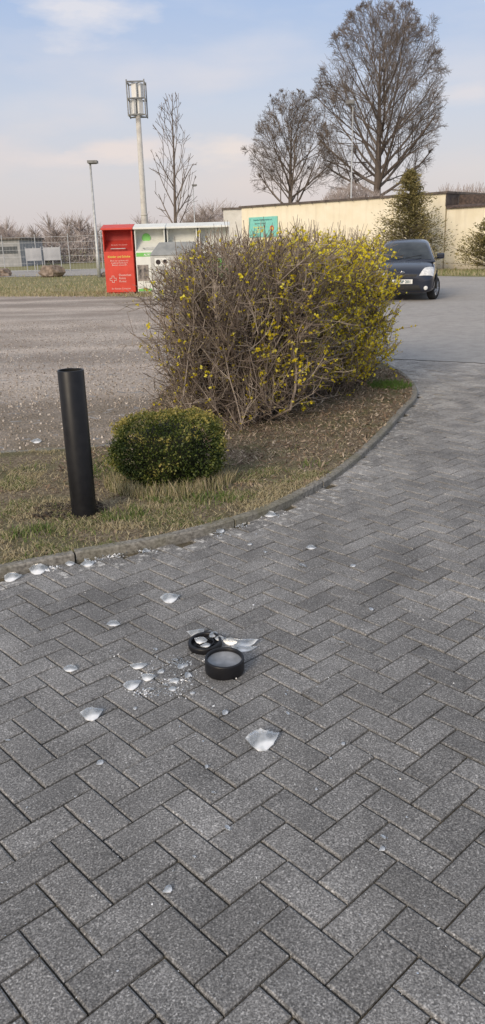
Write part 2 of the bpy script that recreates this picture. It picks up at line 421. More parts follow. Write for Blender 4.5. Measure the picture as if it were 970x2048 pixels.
# far grass tufts strip
mb=MB()
for k in range(9000):
    px=U(-60,420); 
    p=G(px,U(549,592)); 
    if rnd()<.5: p=G(px,U(584,594))
    blade(mb,Vector((p.x,p.y,-.03)),U(.04,.14),.03,U(0,.75),1.6)
for k in range(2500):
    p=G(U(850,1060),U(541,552)); blade(mb,Vector((p.x,p.y,-.0)),U(.06,.2),.03,U(.2,.9),1.2)
o=obj("far_grass",mb.mesh("far_grass",m_grass)); o["kind"]="stuff"; tag(o,"rough dry grass around the collection containers","grass")
a,b_,c_,d_=G(850,552),G(1300,560),G(1300,535),G(850,540)
mb=MB(); mb.poly([(p.x,p.y,.012) for p in (a,b_,c_,d_)]); struct("grass_strip",mb,m_ground)
# ---------------- box bush ----------------
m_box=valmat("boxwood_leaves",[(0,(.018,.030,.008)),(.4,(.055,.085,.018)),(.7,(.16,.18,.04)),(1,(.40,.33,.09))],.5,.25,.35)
m_bark=simple("shrub_bark",(.07,.05,.035),(.16,.12,.08),30,.9)
e=thing("box_shrub",(bb.x,bb.y+.28,.031),"clipped dark green boxwood bush on the dry verge","bush")
mb=MB(); mc=MB()
hx,hy,hz=.355,.30,.215
for k in range(20000):
    d=Vector((random.gauss(0,1),random.gauss(0,1),random.gauss(0,1))).normalized()
    s=(abs(d.x)**3.3+abs(d.y)**3.3+abs(d.z)**3.3)**(-1/3.3)
    r=s*(1-abs(random.gauss(0,.08))+(U(0,.10) if rnd()<.15 else 0))*(1+.16*noise.noise(d*2.2+Vector((3,1,2)))+.10*noise.noise(d*7))
    p=Vector((d.x*hx*r,d.y*hy*r,.235+d.z*hz*r))
    if p.z<.012: continue
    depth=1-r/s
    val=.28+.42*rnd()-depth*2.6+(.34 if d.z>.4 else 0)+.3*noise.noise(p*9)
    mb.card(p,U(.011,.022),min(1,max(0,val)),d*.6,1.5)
for k in range(14):
    a=U(0,6.28); t=Vector((math.cos(a)*U(.1,.28),math.sin(a)*U(.1,.22),.3)); mc.tube([Vector((U(-.08,.08),U(-.08,.08),0)),t*.6,t],[.012,.008,.004],5)
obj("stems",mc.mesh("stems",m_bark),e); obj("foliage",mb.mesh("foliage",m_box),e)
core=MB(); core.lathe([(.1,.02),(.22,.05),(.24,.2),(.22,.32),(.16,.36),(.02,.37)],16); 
obj("shade_core",core.mesh("shade_core",simple("core_shade",(.010,.013,.005),(.035,.035,.015),60,.9),True),e)  # solid near-black core standing in for the shade inside the bush
# ---------------- forsythia hedge ----------------
m_stem=valmat("forsythia_bark",[(0,(.085,.065,.055)),(.5,(.215,.17,.14)),(1,(.41,.345,.285))],.85)
m_flow=valmat("forsythia_flowers",[(0,(.66,.52,.02)),(.5,(.90,.76,.03)),(1,(.94,.87,.18))],.7,.4)
m_bud=valmat("forsythia_buds",[(0,(.15,.115,.06)),(.5,(.32,.255,.11)),(1,(.50,.44,.14))],.7,.3)
hl=Vector((.3,7.2,.031))
e=thing("forsythia_hedge",hl,"trimmed forsythia hedge with bare twigs and yellow blossom inside the kerb","hedge")
CL=[Vector((-.08,6.75,0)),Vector((.42,7.5,0)),Vector((1.08,8.5,0)),Vector((1.20,9.6,0))]
def cl(t):
    t=max(0,min(.9999,t))*3; i=int(t); f=t-i; return CL[i].lerp(CL[i+1],f)
ms=MB(); mf=MB(); mbd=MB()
def flower(p,s):
    v0=U(0,1)
    for q in range(3): mf.card(p+rv()*s*.35,s,min(1,max(0,v0+U(-.2,.2))),None,1.3)
def dens(p):
    t=min(1,max(0,(p.x-.05)/1.0)); n=.5+1.2*noise.noise(p*2.8)
    zt=max(0,(p.z-1.25)*.7)
    return (.17+2.2*t**1.5+zt)*max(.12,n)
def top(p): return 1.525+.08*noise.noise(Vector((p.x*2.5,p.y*2.5,0)))-max(0,-.25-p.x)*.55
def inside(p,j=0): 
    return p.z<=top(p)+j and p.x<1.50+.22*min(1,max(0,(1.42-p.z)/.35))+j*.5
for s in range(350):
    t=U(0,1) if s>110 else U(0,.16)
    c=cl(t); a=U(0,6.28); rr=math.sqrt(rnd())
    base=c+Vector((math.cos(a),math.sin(a),0))*rr*.34
    out=Vector((math.cos(a),math.sin(a),0))*(.34+rr*.42)*U(.6,1.0)
    tgt=c+out+Vector((0,0,1))*(U(1.0,1.6) if rr<.8 else U(.6,1.5))
    L=9; pts=[]
    wob=rv()*.22; wob2=rv()*.12
    for k in range(L+1):
        f=k/L; p=base.lerp(Vector((tgt.x,tgt.y,0)),f**.95); p.z=.03+tgt.z*f
        p=p+wob*math.sin(f*3.14)+wob2*math.sin(f*7)+rv()*.022*(f>0)
        if not inside(p): break
        pts.append(p-hl)
    if len(pts)<4: continue
    L=len(pts)-1
    r0=U(.005,.009) if s%5 else U(.010,.016)
    ms.tube(pts,[r0*(1-.72*k/L) for k in range(L+1)],5,rnd()*.8)
    for bnum in range(random.randint(11,16)):
        f=U(.12,1); i=min(L-1,int(f*L)); p=pts[i].lerp(pts[i+1],f*L-i)
        d=(out.normalized()*U(0,.8)+Vector((0,0,U(.0,1.0)))+rv()*.9).normalized(); ln=U(.15,.5)
        bp=[p.copy()]
        for k in range(4):
            d=(d+rv()*.30+Vector((0,0,.12))).normalized(); q=bp[-1]+d*ln/4
            if not inside(q+hl,U(0,.08)): break
            bp.append(q)
        if len(bp)<2: continue
        vv=rnd(); ms.tube(bp,[.0038,.0032,.0028,.0024,.002][:len(bp)],3,vv)
        dn=dens(p+hl)
        for tw in range(5):
            k=random.randint(0,len(bp)-2); q0=bp[k].lerp(bp[k+1],rnd()); d2=(d+rv()*1.0+Vector((0,0,.25))).normalized(); l2=U(.06,.22)
            q1=q0+d2*l2*.5; q2=q1+(d2+rv()*.3).normalized()*l2*.5
            if not inside(q2+hl,.12): continue
            ms.tube([q0,q1,q2],[.0026,.0021,.0015],3,vv)
            for z in range(3):
                if rnd()<.22+.3*min(1,dn): mbd.card(q0.lerp(q2,rnd())+rv()*.008,U(.010,.020),rnd())
            if rnd()<dn*.7:
                for z in range(random.randint(1,4)): flower(q0.lerp(q2,rnd())+rv()*.012,U(.017,.030))
        if rnd()<dn:
            for z in range(random.randint(2,6)):
                flower(bp[0].lerp(bp[-1],rnd())+rv()*.012,U(.018,.032))
for k in range(80):
    t=rnd(); c=cl(t)+Vector((U(-.5,.3),U(-.6,.6),0)); c.z=top(c)-.06; c=c-hl; d=Vector((U(-.25,.25),U(-.25,.25),1))
    ms.tube([c,c+d*U(.06,.14),c+d*U(.15,.26)],[.004,.003,.002],3,rnd())
obj("branches",ms.mesh("branches",m_stem),e); obj("flowers",mf.mesh("flowers",m_flow),e); obj("buds",mbd.mesh("buds",m_bud),e)
# ---------------- bollard ----------------
m_blk,nt,b=newmat("black_powder_coat",.42,.0,spec=.4)
f=noi(nt,25,4); nt.links.new(ramp(nt,f,[(.3,(.006,.006,.008)),(.7,(.012,.012,.014))]),b.inputs['Base Color']); nt.links.new(ramp(nt,noi(nt,6,4),[(.3,.34),(.7,.46)]),b.inputs['Roughness'])
m_in=simple("dark_inside",(.004,.004,.004),(.010,.009,.008),20,.9)
bp=G(169,1028,.034)
e=thing("bollard_lamp_post",(bp.x,bp.y,.03),"black metal bollard lamp post without its lamp head, in dry grass","bollard")
R_=.0725
mb=MB(); mb.lathe([(R_,-.02),(R_,.842),(R_-.002,.846),(R_-.007,.846),(R_-.008,.84),(R_-.008,.5)],48,capends=False)
obj("shaft",mb.mesh("shaft",m_blk,True),e)
mb=MB(); mb.lathe([(R_-.0095,.842),(R_-.0095,.80),(R_-.02,.795),(.001,.795)],40,capends=False)
obj("inner_sleeve",mb.mesh("inner_sleeve",m_in,True),e)
m_soil=simple("dug_soil",(.03,.022,.015),(.12,.09,.06),50,.95,bmp=.01)
mb=MB()
for k in range(700):
    a=U(0,6.28); r=U(.02,.22); p=Vector((bp.x-.10+math.cos(a)*r,bp.y+.07+math.sin(a)*r*.8,.031)); pebble(mb,p,U(.010,.035),rnd())
o=obj("loose_soil",mb.mesh("loose_soil",m_soil)); o["kind"]="stuff"; tag(o,"dark dug soil crumbs around the bollard foot","soil")
# ---------------- lamp head parts on paving ----------------
m_frost,nt,b=newmat("frosted_glass",.16,spec=.7,col=(.86,.88,.9))
b.inputs['IOR'].default_value=1.45
f=noi(nt,14,2,.5); nt.links.new(ramp(nt,f,[(.35,(.60,.65,.70)),(.52,(.82,.85,.88)),(.65,(.94,.95,.96))]),b.inputs['Base Color'])
nt.links.new(ramp(nt,f,[(.42,.75),(.60,.08)]),b.inputs['Transmission Weight'])
m_disc=simple("lamp_reflector",(.20,.21,.22),(.34,.35,.37),18,.35,.3)
p=G(449,1354)
e=thing("broken_lantern",(p.x,p.y+.045,0),"round black lantern cap lying upside down on the paving","lantern")
e.rotation_euler=(math.radians(2),math.radians(1),0)
mb=MB(); mb.lathe([(.066,.0),(.072,.003),(.0735,.01),(.0735,.054),(.072,.058),(.066,.058),(.064,.054),(.064,.038)],56,capends=False); mb.lathe([(.066,.001),(.001,.001)],56,capends=False)
obj("rim",mb.mesh("rim",m_blk,True),e)
mb=MB(); mb.lathe([(.064,.044),(.055,.042),(.05,.038),(.001,.038)],40,capends=False); obj("reflector",mb.mesh("reflector",m_disc,True),e)
p2=G(410,1306)
e=thing("broken_lantern",(p2.x,p2.y+.05,.002),"shallow black lantern ring filled with broken frosted glass","lantern"); e.rotation_euler=(math.radians(4),math.radians(-3),0)
mb=MB(); mb.lathe([(.060,.0),(.066,.002),(.067,.008),(.067,.024),(.064,.028),(.056,.028),(.054,.024),(.052,.010)],56,capends=False)
obj("rim",mb.mesh("rim",m_blk,True),e)
mb=MB(); mb.lathe([(.036,.006),(.038,.020),(.034,.022),(.032,.008)],40,capends=False); mb.lathe([(.054,.008),(.001,.006)],40,capends=False); obj("inner_ring",mb.mesh("inner_ring",m_blk,True),e)
def shard(loc,sx,sy,rz=0,tilt=0,curve=.06,ribs=False,nm="glass_shard",cres=False,bend=None,jit=.5):
    mb=MB(); nu=18; nv_=6; th=.0022
    skew=U(-.3,.3); j1=[U(-.12,.12)*jit for _ in range(nu+1)]; j2=[U(-.16,.16)*jit for _ in range(nu+1)]
    if bend is None: bend=U(.3,.55) if cres else U(-.15,.3)
    for side in (0,1):
        for i in range(nu+1):
            u=i/nu*2-1
            wdt=max(.02,(1-abs(u+skew*.5*(1-u*u))**2.2))*.5
            lo=-wdt*(1+j1[i])*sy+ bend*sy*(u*u-.4); hi=wdt*(1+j2[i])*sy+bend*sy*(u*u-.4)
            for j in range(nv_+1):
                y=lo+(hi-lo)*j/nv_; x=u*sx*.5+skew*y*.5
                z=(y-lo)*.18+(y-lo)**2*3+curve*(1-math.cos(min(1.3,abs(x)/curve)))*.35
                if ribs: z+=.0014*math.sin(y*330)
                mb.v.append((x,y,z+th*side+.001))
    S=(nu+1)*(nv_+1)
    for side in (0,1):
        for i in range(nu):
            for j in range(nv_):
                a=side*S+i*(nv_+1)+j; q=(a,a+nv_+1,a+nv_+2,a+1); mb.face(q if side else q[::-1])
    for i in range(nu):
        for j in (0,nv_):
            a=i*(nv_+1)+j; mb.face((a,a+nv_+1,a+nv_+1+S,a+S))
    for j in range(nv_):
        for i in (0,nu):
            a=i*(nv_+1)+j; mb.face((a,a+1,a+1+S,a+S))
    me=mb.mesh(nm,m_frost); me.polygons.foreach_set('use_smooth',[k<2*nu*nv_ for k in range(len(me.polygons))])
    o=obj(nm,me); o.location=loc; o.rotation_euler=(tilt,U(-.1,.1),rz)
    tag(o,"curved shard of white frosted glass lying on the paving","glass shard","broken glass shards"); return o
def ppm(py):
    g=G(485,py); d=(g-CAM); ax=RM@Vector((0,0,-1)); return F/d.dot(ax)
for x,y,wp,hp,rib in [(25,1157,30,12,0),(340,1199,32,22,0),(227,1250,22,10,0),(141,1340,24,18,0),(184,1430,38,18,1),(265,1372,30,18,0),(277,1334,30,8,0),(296,1356,26,9,0),(349,1363,16,12,0),(375,1352,16,12,0),
    (526,1484,56,26,1),(622,1097,16,11,0),(605,1133,18,9,0),(706,1133,12,6,0),(742,1220,11,6,0),(683,1286,10,9,0),(686,1489,9,12,0),(455,1658,14,16,0),(335,1781,18,14,0),(766,1676,12,6,0),(764,1700,12,10,0),(427,1587,9,10,0),(450,1427,14,6,0),(575,1428,9,5,0),(270,1418,8,8,0),(413,1535,9,5,0),(200,1527,14,8,0),(388,1716,8,6,0),(15,1482,9,5,0),(330,1372,12,7,0),(345,1380,14,6,0),(362,1335,16,8,0),(350,1322,14,7,0),(385,1388,9,5,0),(632,1580,6,5,0),(660,1518,7,5,0),(250,1085,8,5,0),(500,1090,8,5,0),(530,1105,7,4,0),(555,1176,7,5,0),(175,1130,22,7,0),(292,1103,16,5,0),(410,1066,14,5,0),(75,1142,34,11,0),(140,1129,16,6,0),(322,1345,12,6,0),(372,1332,10,5,0),(300,1380,14,5,0),(310,1300,10,5,0),(540,1032,22,7,0),(440,1064,18,5,0),(700,960,10,4,0)]:
    s=1/ppm(y); g=G(x,y); pitchf=max(.3,(1.5/(g-CAM).length))
    shard((g.x,g.y,.001),wp*s*1.25,min(hp*s/pitchf,wp*s*.8),U(-.45,.45) if wp>18 else U(0,3),U(-.02,.15),.05 if wp>20 else .03,rib,cres=wp>24)
g=G(484,1288); shard((g.x,g.y,.004),.135,.040,-.22,.40,.08,True,cres=True,bend=.65,jit=.25)
g=G(486,1299); shard((g.x,g.y,.003),.11,.024,-.12,.3,.08,True,cres=True,bend=.8,jit=.25)
g=G(392,1283); shard((g.x,g.y+.03,.022),.075,.035,.3,.6,.05,True,cres=True,jit=.3)
g=G(402,1294); shard((g.x,g.y,.026),.06,.035,-.5,.1,.07,True)
g=G(427,1283); shard((g.x,g.y,.028),.05,.025,.9,.2,.05)
g=G(412,1305); shard((g.x,g.y,.028),.04,.022,.2,.0,.05)
g=G(440,1290); shard((g.x,g.y,.026),.04,.022,-.3,.2,.05)
g=G(462,1322); shard((g.x+.0,g.y+.048,.056),.06,.03,-.3,.9,.06)
mb=MB()
def crumb(g,s):
    n=len(mb.v); 
    for k in range(4): mb.v.append((g.x+U(-s,s),g.y+U(-s,s),U(0,.3)*s+(0.001 if k<3 else s)))
    mb.face((n,n+1,n+2)); mb.face((n,n+1,n+3)); mb.face((n+1,n+2,n+3)); mb.face((n+2,n,n+3))
for k in range(900):
    q=random.choice([(350,1328,18,8),(335,1384,30,5),(365,1352,25,14),(310,1350,45,25),(450,1330,170,80),(295,1388,20,3),(360,1326,10,4),(345,1362,18,4)])
    crumb(G(random.gauss(q[0],q[2]),random.gauss(q[1],q[3])),U(.0012,.0055))
for k in range(600): 
    y=1060+rnd()**1.5*950; crumb(G(U(0,970),y),U(.001,.004))
for k in range(260):
    i=random.randint(60,len(KL)-60); p=KL[i]-nrm[i]*abs(random.gauss(.02,.13)); crumb(Vector((p.x,p.y,0)),U(.003,.007))
for cx,cy,sx_ in ((75,1140,18),(100,1136,10),(190,1122,12),(232,1112,14),(290,1102,12),(430,1067,14),(480,1052,10),(540,1032,16)):
    for k in range(45): crumb(G(random.gauss(cx,sx_),random.gauss(cy,3)),U(.003,.011))
o=obj("glass_crumbs",mb.mesh("glass_crumbs",m_frost)); o["kind"]="stuff"; tag(o,"tiny crumbs of broken white glass scattered on paving","broken glass")
g=G(73,886); s_=shard((g.x,g.y,.01),.09,.05,.2,.3,.05,nm="litter_scrap"); del s_["group"]; tag(s_,"white scrap of litter lying on the gravel","litter")
# ---------------- bare trees ----------------
m_tb=valmat("tree_bark",[(0,(.10,.08,.068)),(.5,(.17,.14,.12)),(1,(.26,.22,.19))],.95)
def perp_rot(d,ang):
    q=d.cross(rv()); 
    if q.length<.01: q=Vector((1,0,0))
    q.normalize(); return (Matrix.Rotation(ang,3,q)@d).normalized()
def grow(mb,p,d,L,r,lev,maxlev,env,kids,rmin,trop=.05,wob=.09):
    nseg=[8,6,4,3,2][min(lev,4)]
    pts=[p.copy()]; rs=[r]; c,ra=env
    for i in range(nseg):
        q=p-c; e_=(q.x/ra.x)**2+(q.y/ra.y)**2+(q.z/ra.z)**2
        if e_>1.0 and i>0 and lev<4: break
        d=(d+rv()*wob+Vector((0,0,trop))).normalized(); p=p+d*L/nseg
        pts.append(p.copy()); rs.append(max(rmin,r*(1-.8*(i+1)/nseg)))
    mb.tube(pts,rs,6 if lev==0 else (4 if lev==1 else 3),rnd())
    if lev>=maxlev: return
    n=kids[lev]; k=len(pts)-1
    for i in range(n):
        f=.12+.88*(i+rnd())/n; s=f*k; j=min(k-1,int(s)); q=pts[j].lerp(pts[j+1],s-j); dd=(pts[j+1]-pts[j]).normalized()
        grow(mb,q,perp_rot(dd,math.radians(U(22,46))),L*U(.40,.66)*(1.15-.5*f),max(rmin,rs[j]*U(.4,.6)),lev+1,maxlev,env,kids,rmin,trop*.5,wob)
def bare_tree(name,base,H,cz,rad,limbs,kids,r0,rmin,label,forkz,lean=0,seed=1,Lf=.47,wide=(36,66)):
    random.seed(seed)
    e=thing(name,base,label,"tree"); t=MB(); c=MB()
    tp=[]; n=10
    for i in range(n+1):
        f=i/n; tp.append(Vector((math.sin(f*4+seed)*.10*H/16+lean*f,math.sin(f*3)*.1,f*H*.8)))
    rr=[r0*(1.25 if i==0 else 1)*(1-.93*(i/n)**1.0)+.01 for i in range(n+1)]
    t.tube(tp,rr,9,.3)
    env=(Vector((lean*.6,0,cz)),rad)
    for i in range(limbs):
        z=forkz+(H*.78-forkz)*(i/limbs)**1.1; s=z/(H*.8)*n; j=min(n-1,int(s)); q=tp[j].lerp(tp[j+1],s-j)
        az=i*2.4+U(-.3,.3); ang=math.radians(U(*wide)-22*i/limbs)
        d=Vector((math.cos(az)*math.sin(ang),math.sin(az)*math.sin(ang),math.cos(ang)))
        L=H*Lf*(1-.45*i/limbs)*U(.85,1.1)
        grow(c,q,d,L,rr[j]*U(.32,.5),0,len(kids),env,kids,rmin)
    obj("trunk",t.mesh("trunk",m_tb,True),e); obj("crown",c.mesh("crown",m_tb),e); return e
bt=AT(757,385,62); tpz=AT(770,-12,62).z; cxr=AT(905,200,62).x; cxl=AT(628,200,62).x; ctr=AT(768,200,62).x
bare_tree("bare_tree",(bt.x-.2,62,0),tpz,(tpz+3.4)/2,Vector(((cxr-cxl)/2*.88,(cxr-cxl)/2*.9,(tpz-3.6)/2*.96)),34,[7,6,5,2],.40,.0075,"large leafless lime tree behind the cream wall",4.6,(ctr-bt.x)*.3,6,.50,(40,72))
b2=AT(583,398,64); t2=AT(583,180,64).z; hw=(AT(652,300,64).x-AT(492,300,64).x)/2
bare_tree("bare_tree",(b2.x,64,0),t2,(t2+3.2)/2,Vector((hw*.95,hw,(t2-3.2)/2)),24,[6,6,4,2],.28,.0075,"smaller leafless tree behind the cream wall",3.8,0,9)
b3=AT(352,440,33); t3=AT(350,188,33).z; hw=(AT(405,360,33).x-AT(322,360,33).x)/2
bare_tree("young_bare_tree",(b3.x,33,0),t3*1.15,t3*.55,Vector((hw,hw,t3*.47)),16,[4,2],.085,.008,"slender young leafless tree behind the collection containers",2.0,0,4,.34,(30,52))
random.seed(33)
# distant woodland
m_far=valmat("distant_branches",[(0,(.30,.25,.235)),(.5,(.38,.33,.31)),(1,(.46,.41,.39))],1.0,0,.0)  # distance haze mixed into the branch colours as paler tones
mb=MB()
for k in range(120):
    px=U(-350,520); y=U(100,150); h=AT(px,U(430,470) if rnd()<.3 else U(450,480),y).z
    if 100<px<165 and rnd()<.5: h=AT(px,432,y).z
    if 370<px<460: h=AT(px,U(405,440),y).z
    base=Vector((AT(px,480,y).x,y,0)); mb.tube([base,base+Vector((0,0,h*.7))],[.14,.05],4,.2)
    for i in range(60):
        z=U(.15,.8)*h; a=U(0,6.28); l=h*U(.2,.42); d=Vector((math.cos(a),math.sin(a),U(.3,1.6))).normalized()
        p=base+Vector((0,0,z)); q=p+d*l*.5; r2=q+(d+rv()*.35)*l*.5
        if r2.z>h*1.03: r2.z=h*1.03
        v0=rnd(); mb.tube([p,q,r2],[.04,.03,.015],3,v0)
        for z2 in range(3): mb.tube([p.lerp(q,rnd()),r2+rv()*l*.3],[.03,.012],3,v0)
for k in range(14000):
    px=U(-350,520); y=U(96,100); p=AT(px,500,y); h=(1.1+.9*noise.noise(Vector((px*.02,0,0))))*1.5+.6
    q=Vector((p.x+U(-.5,.5),y,U(0,1)*h)); mb.card(q,U(.3,.9),rnd(),Vector((0,0,1)),6)
o=obj("distant_woodland",mb.mesh("distant_woodland",m_far)); o["kind"]="stuff"; tag(o,"hazy line of brown leafless trees on the skyline","woodland")
mb=MB()
for k in range(2600):
    px=U(885,1100); p=AT(px,400,58); z=U(2.5,4.5+.5*noise.noise(Vector((px*.05,0,0)))); a=Vector((p.x,U(57,60),z)); mb.tube([a,a+Vector((U(-.4,.4),0,U(.3,.9)))],[.02,.01],3,rnd())
for k in range(1800):
    px=U(650,760); p=AT(px,400,60); z=U(3,AT(px,362+abs(px-705)*.5,60).z); a=Vector((p.x,U(59,61),z-.4)); mb.tube([a,a+Vector((U(-.4,.4),0,U(.3,.7)))],[.02,.01],3,rnd())
o=obj("thicket",mb.mesh("thicket",m_far)); o["kind"]="stuff"; tag(o,"reddish brown thicket of twigs behind the building","bushes")
# ---------------- building ----------------
m_wall,nt,b=newmat("cream_render",.9,spec=.2)
f=noi(nt,1.2,5,.6); g=noi(nt,40,3); s3=noi(nt,1.0,4,.6,coord(nt,(3,3,.25)))
c=ramp(nt,f,[(.3,(.82,.74,.55)),(.7,(.91,.84,.67))]); c=mix(nt,ramp(nt,s3,[(.5,0),(.75,.35)]),c,(.58,.50,.38))
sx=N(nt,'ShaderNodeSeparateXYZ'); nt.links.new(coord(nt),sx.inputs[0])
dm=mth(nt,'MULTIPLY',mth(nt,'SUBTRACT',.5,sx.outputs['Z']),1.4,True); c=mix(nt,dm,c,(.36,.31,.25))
nt.links.new(c,b.inputs['Base Color']); bump(nt,b,g,.004,.4)
m_cop=simple("roof_edge_metal",(.07,.055,.05),(.15,.12,.10),4,.6)
m_tile=simple("dark_roof_tiles",(.05,.037,.033),(.12,.085,.07),8,.8)
pr=G(970,539); pl=AT(485,500,54); wd=Vector((pr.x-pl.x,pr.y-pl.y,0)).normalized(); wn=Vector((-wd.y,wd.x,0))
pl=Vector((pl.x,pl.y,0))
def wx(px):
    d=ray(px,470); t=(pl-CAM).dot(wn)/d.dot(wn); return (CAM+d*t-pl).dot(wd)
s8=wx(888); ang=math.atan2(wd.y,wd.x)
H1=3.80
e=thing("cream_building",(pl.x,pl.y,0),"long low cream rendered building with flat dark roof edge","building",rz=ang)
mb=MB(); mb.box((0,0,-.05),(s8,10,H1)); obj("wall",mb.mesh("wall",m_wall),e)
mb=MB(); mb.box((-.15,-.12,H1+.002),(s8+.12,10.1,H1+.11)); mb.box((s8+.001,-.05,H1-.62),(s8+.05,10,H1))
for x in range(1,int(s8)): mb.box((x-.03,-.15,H1-.05),(x+.03,-.122,H1+.08))
obj("roof_edge",mb.mesh("roof_edge",m_cop),e)
mb=MB(); mb.box((wx(780),-.05,0),(wx(780)+.09,-.004,H1-.02)); obj("downpipe",mb.mesh("downpipe",m_wall),e)
H2=3.12
e=thing("low_annex",(pl.x+wd.x*(s8+.06),pl.y+wd.y*(s8+.06),0),"lower cream annex wall with dark tiled roof beside the building","building",rz=ang)
mb=MB(); mb.box((0.0,.05,-.05),(14,6,H2)); obj("wall",mb.mesh("wall",m_wall),e)
mb=MB(); mb.poly([(0.0,-.08,H2+.004),(14,-.08,H2+.004),(14,.12,H2+.1),(0.0,.12,H2+.1)]); mb.poly([(0.0,-.08,H2-.06),(14,-.08,H2-.06),(14,-.08,H2+.004),(0,-.08,H2+.004)])
mb.poly([(0.02,1.2,H2+.11),(14,1.2,H2+.11),(14,1.25,H2+.32),(3.2,1.25,H2+.40),(0.9,1.25,H2+.62),(0.02,1.25,H2+.64)]); mb.poly([(0.02,.12,H2+.1),(14,.12,H2+.1),(14,1.2,H2+.11),(.02,1.2,H2+.11)])
obj("roof",mb.mesh("roof",m_tile),e)
pa=AT(447,440,60); pb_=AT(487,440,60); hz_=AT(465,416,60).z
e=thing("white_shed",(pa.x,60,0),"small pale shed with dark roof line beyond the building","shed")
mb=MB(); mb.box((0,0,-.05),(pb_.x-pa.x+1.5,4,hz_-.1)); obj("wall",mb.mesh("wall",simple("pale_render",(.66,.64,.58),(.78,.76,.70),2,.9)),e)
mb=MB(); mb.box((-.1,-.1,hz_-.098),(pb_.x-pa.x+1.5,4.1,hz_+.03)); obj("roof_edge",mb.mesh("roof_edge",m_cop),e)
# sign on the wall
m_teal=simple("teal_sign_paint",(.20,.58,.50),(.25,.64,.56),6,.5)
m_txtd,_,_=newmat("dark_lettering",.6,col=(.03,.10,.12)); m_white,_,_=newmat("white_lettering",.5,col=(.85,.85,.82)); m_yel,_,_=newmat("yellow_lettering",.5,col=(.80,.72,.12)); m_redl,_,_=newmat("red_emblem",.5,col=(.6,.08,.05)); m_grn,_,_=newmat("green_lettering",.5,col=(.10,.42,.10))
x0,x1=wx(500),wx(556); zt=AT(528,434,pl.y-1).z; zb=AT(528,474,pl.y-1).z
e=thing("wall_sign",pl+wd*x0-wn*.05+Vector((0,0,zb)),"teal club sign board mounted on the cream wall","sign",rz=ang)
Wg=x1-x0; Hg=zt-zb
mb=MB(); mb.box((0,-.03,0),(Wg,.03,Hg)); obj("board",mb.mesh("board",m_teal),e)
text("lettering","Deutsche Schießsportunion e.V.",.125,m_txtd,e,(Wg*.5,-.036,Hg-.22),bold=.003)
text("lettering","- Schießsportanlage -",.11,m_txtd,e,(Wg*.42,-.036,Hg-.42))
text("lettering","Gewehr - Pistole\nBogen\nTel. 03 49 04",.14,m_yel,e,(Wg*.36,-.036,Hg-.66),bold=.004)
mb=MB(); mb.lathe([(.17,0),(.17,.004)],24,Matrix.Translation((Wg*.82,-.034,Hg*.42))@Matrix.Rotation(math.pi/2,4,'X')); obj("emblem",mb.mesh("emblem",m_redl),e)
mb=MB(); mb.lathe([(.10,0),(.10,.004)],24,Matrix.Translation((Wg*.82,-.040,Hg*.42))@Matrix.Rotation(math.pi/2,4,'X')); obj("emblem",mb.mesh("emblem",m_yel),e)
# ---------------- conifers ----------------
m_con=valmat("conifer_sprays",[(0,(.05,.05,.02)),(.4,(.15,.135,.05)),(.75,(.28,.24,.10)),(1,(.42,.35,.16))],.8,.15)
def conifer(base,H,Wc,n,label,seed):
    random.seed(seed)
    e=thing("conifer_tree",base,label,"tree"); t=MB(); c=MB()
    t.tube([Vector((0,0,0)),Vector((.05,0,H*.5)),Vector((0,0,H*.97))],[.12,.07,.02],6)
    nb=int(n/45)
    for i in range(nb):
        f=rnd()**1.15; z=.2+f*(H-.35); a=U(0,6.28); L=Wc*.5*((1-f)**.9)*U(.55,1.25)+.12
        d=Vector((math.cos(a),math.sin(a),U(.1,.6)))
        p0=Vector((0,0,z)); p1=p0+d.normalized()*L
        t.tube([p0,p1],[.02,.006],3)
        vv=rnd()
        for k in range(45):
            g=U(.25,1.08); q=p0.lerp(p1,g)+rv()*(.05+.13*g*L); c.card(q,U(.07,.17),min(1,max(0,vv*.6+.4*g*rnd()+.1)),d*1.2,3)
    obj("trunk",t.mesh("trunk",m_tb),e); obj("crown",c.mesh("crown",m_con),e)
def wallpt(px,off):
    p=pl+wd*wx(px); p=CAM+(p-CAM)*off; return Vector((p.x,p.y,0))
cb=wallpt(816,.91)
conifer(cb,AT(812,334,cb.y).z,4.2,20000,"ragged olive green conifer in front of the cream wall",3)
cb=wallpt(982,.94)
conifer(cb,AT(985,425,cb.y).z,3.4,8500,"small conifer beside the cream annex wall",8)
random.seed(5)
# ---------------- light masts ----------------
m_galv=simple("galvanised_steel",(.42,.43,.43),(.58,.59,.59),9,.5,.3)
m_conc=simple("mast_concrete",(.50,.48,.45),(.64,.62,.57),5,.8)
m_ant=simple("antenna_panels",(.70,.70,.68),(.80,.80,.78),3,.5)
mbse=AT(290,440,36); mt=AT(276,232,36); mtop=AT(274,166,36)
e=thing("antenna_mast",(mbse.x-.02,36,0),"tall grey mast with caged antenna panels on top","mast")
hm=mt.z
mb=MB(); mb.tube([Vector((0,0,0)),Vector((0,0,hm*.42)),Vector((0,0,hm*.44)),Vector((0,0,hm+.1))],[.17,.145,.13,.105],20,cap=True); mb.lathe([(.15,hm*.42),(.155,hm*.425),(.15,hm*.43)],20); obj("pole",mb.mesh("pole",m_conc,True),e)
mb=MB(); Hc=mtop.z-hm; q=.36
for z in (hm,hm+Hc*.5,hm+Hc):
    cs=[Vector((-q,-q,z)),Vector((q,-q,z)),Vector((q,q,z)),Vector((-q,q,z))]
    for i in range(4): mb.tube([cs[i],cs[(i+1)%4]],[.028,.028],5,cap=True)
    mb.tube([cs[0],cs[2]],[.02,.02],5); mb.tube([cs[1],cs[3]],[.02,.02],5)
